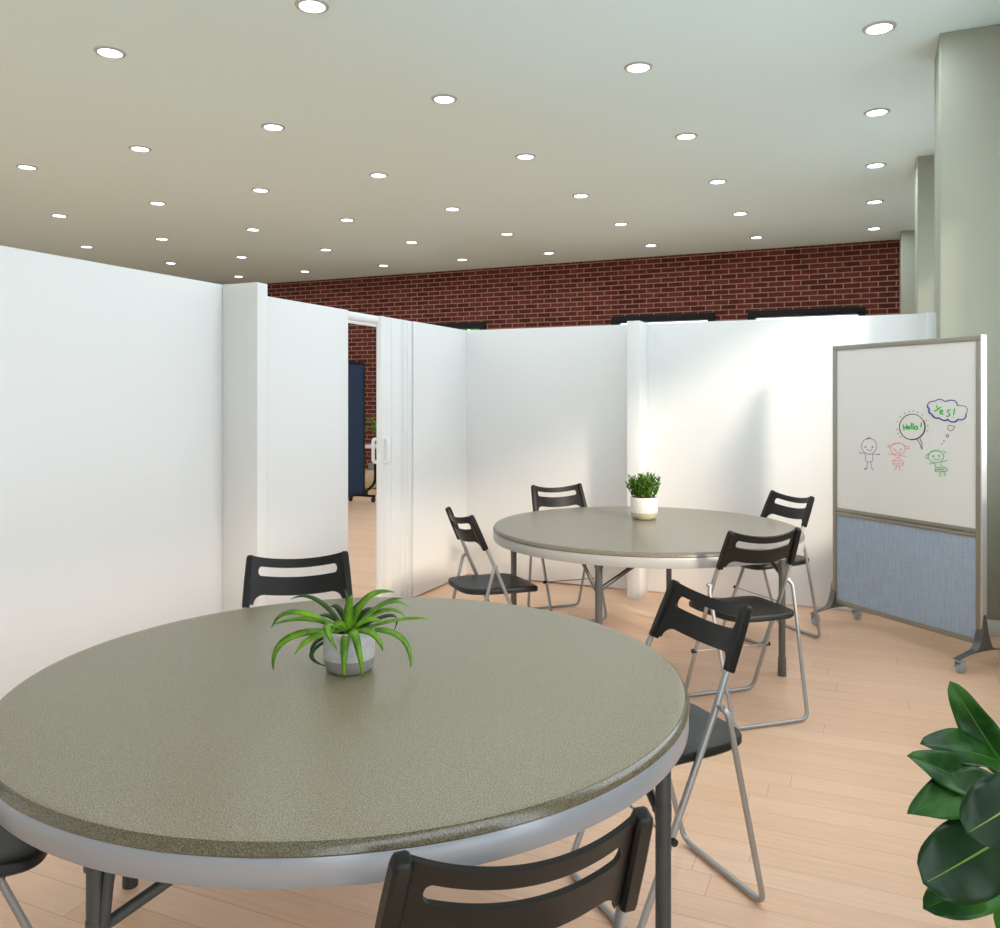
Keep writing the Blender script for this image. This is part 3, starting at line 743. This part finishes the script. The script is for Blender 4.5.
# ================================================================ beyond the doorway gap
pr_ = at_depth(363,500,11.9); pr_.z = 0
sc = thing('divider_screen', 'navy fabric room divider on casters seen through the doorway gap', 'divider', pr_, 0)
bm = B(); box(bm, (-.03,-1.5,.12), (.03,-.03,1.94)); obj('fabric_panel', bm, 'navy', sc)
bm = B(); box(bm, (-.035,-.03,.10), (.035,.0,1.97), .004); box(bm, (-.035,-1.53,.10), (.035,-1.5,1.97), .004); box(bm, (-.035,-1.5,1.94), (.035,-.03,1.97), .004); box(bm, (-.035,-1.5,.10), (.035,-.03,.125), .004)
obj('frame', bm, 'frame_black', sc)
for yy in (-.03,-1.48):
    bm = B(); box(bm, (-.22,yy-.018,.075), (.22,yy+.018,.105), .006); f_ = obj('foot', bm, 'frame_black', sc)
    for q in (-.19,.19):
        bm = B(); tube(bm, [(q-.012,yy,.04), (q+.012,yy,.04)], .04, 18); tube(bm, [(q,yy,.04), (q,yy,.09)], .012, 8); obj('caster', bm, 'rubber', f_)
de = at_depth(363,446,12.9); de.z = 0
dk = thing('wheeled_desk', 'pale topped wheeled desk behind the navy divider', 'desk', de, 0)
obj('desktop', box(B(), (0,-.3,.72), (1.4,.3,.75), .006), 'desk', dk)
for xx in (.22,1.18):
    bm = B(); tube(bm, round_path([(xx,0,.72), (xx,0,.16), (xx,-.26,.07)], .15), .02, 10); tube(bm, round_path([(xx,0,.72), (xx,0,.16), (xx,.26,.07)], .15), .02, 10); lg = obj('leg', bm, 'frame_black', dk)
    for q in (-.25,.25):
        bm = B(); tube(bm, [(xx-.012,q,.032), (xx+.012,q,.032)], .032, 16); obj('caster', bm, 'rubber', lg)
pf_ = at_depth(373,487,13.75); pf_.z = 0
po = thing('pouf', 'round beige upholstered pouf on the floor under the wheeled desk', 'pouf', pf_)
bm = B(); lathe(bm, [(0,0), (.2,0), (.25,.03), (.28,.12), (.27,.22), (.22,.28), (.1,.30), (0,.30)], 40); obj('cushion', bm, 'beige', po)
bm = B()
for k in range(8):
    a = k*pi/4; tube(bm, [(cos(a)*r_, sin(a)*r_, z_) for r_, z_ in ((.2,.004),(.252,.03),(.282,.12),(.272,.22),(.222,.282),(.1,.302),(.01,.303))], .004, 5)
obj('seam', bm, 'wrap', po)
gp = at_depth(378,450,14.6); gp.z = 0
gl = thing('potted_palm', 'leafy green floor plant in front of the brick wall, seen through the doorway gap', 'plant', gp)
bm = B(); lathe(bm, [(0,0), (.14,0), (.17,.3), (.175,.34), (.16,.33), (0,.30)], 32); obj('pot', bm, 'terracotta', gl)
bm = B(); tube(bm, [(0,0,.3), (.01,0,.6), (0,.01,.95)], [.025,.022,.015], 8); obj('stem', bm, 'wrap', gl)
for k in range(26):
    a = k*2.4; e = .2+.8*rnd.random(); p0 = Vector((0,0,.80+.15*rnd.random())); hz = Vector((cos(a), sin(a), 0))
    bm = B(); strap_leaf(bm, p0, p0+hz*.16+Vector((0,0,.34*e)), p0+hz*(.34)+Vector((0,0,.42*e-.16)), .024, 10); obj('leaf', bm, 'spider_leaf', gl, sharp=False)
# tree outside the first window
tx = (wx[0]+wx[1])/2
tr_ = thing('garden_tree', 'sunlit bright green tree outside the window above the partition corner', 'tree', (tx+.2, YB+2.4, -.12))
bm = B(); tube(bm, [(0,0,0), (.05,0,1), (0,.05,2.2)], [.09,.07,.04], 10); obj('trunk', bm, 'wrap', tr_)
bm = B()
for k in range(2200):
    v = Vector((rnd.gauss(0,1), rnd.gauss(0,1), rnd.gauss(0,1))).normalized()*(rnd.random()**.4)
    p = Vector((v.x*1.5, v.y*.9, 2.6+v.z*1.4)); small_leaf(bm, p, Vector((rnd.uniform(-1,1), rnd.uniform(-1,1), rnd.uniform(-.5,1))).normalized(), .17, .05)
cr = obj('crown', bm, 'tree_leaf', tr_, sharp=False, recalc=False); cr['kind'] = 'stuff'

# ================================================================ light
wd = bpy.data.worlds.new('sky'); bpy.context.scene.world = wd; wd.use_nodes = True
bg = wd.node_tree.nodes['Background']; bg.inputs['Color'].default_value = (.89,.97,1.05,1); bg.inputs['Strength'].default_value = 3.0
sun = bpy.data.lights.new('sun', 'SUN'); sun.energy = 2.1; sun.angle = math.radians(6.5); sun.color = (1,.87,.70)
so = bpy.data.objects.new('sun', sun); C.objects.link(so)
trav = Vector((-.834,.55,-.466)).normalized(); so.rotation_euler = trav.to_track_quat('-Z','Y').to_euler(); so.location = (8,-4,6)
# downlights out of the picture, above and behind the eye
for r in (-1,0):
    for c in range(8):
        p = light_pos(r, c); q = px_of(p)
        if q and -14 < q[0] < 1014 and -10 < q[1] < 930: continue
        if not (YF+.3 < p.y and p.x < XR-.2): continue
        ld = bpy.data.lights.new('downlight_lamp', 'AREA'); ld.shape = 'DISK'; ld.size = .156; ld.energy = 98*pi*pi*.078**2; ld.color = (.79,.91,1)
        lo = bpy.data.objects.new('downlight_lamp', ld); C.objects.link(lo); lo.location = p-Vector((0,0,.004))
# ================================================================ camera
cd = bpy.data.cameras.new('camera'); co = bpy.data.objects.new('camera', cd); C.objects.link(co)
co.location = (0,0,EYE); co.rotation_euler = (pi/2,0,A)
cd.sensor_fit = 'HORIZONTAL'; cd.sensor_width = 36; cd.lens = F_PX/1000*36
cd.shift_y = -(464-YH)/1000
cd.clip_start = .05; cd.clip_end = 200
s_ = bpy.context.scene; s_.camera = co
vs = s_.view_settings; vs.view_transform = 'Standard'; vs.look = 'None'; vs.exposure = .32; vs.gamma = 1; vs.use_curve_mapping = False
s_.cycles.use_denoising = True
s_.cycles.max_bounces = 10; s_.cycles.diffuse_bounces = 6; s_.cycles.sample_clamp_indirect = 6; s_.cycles.sample_clamp_direct = 5
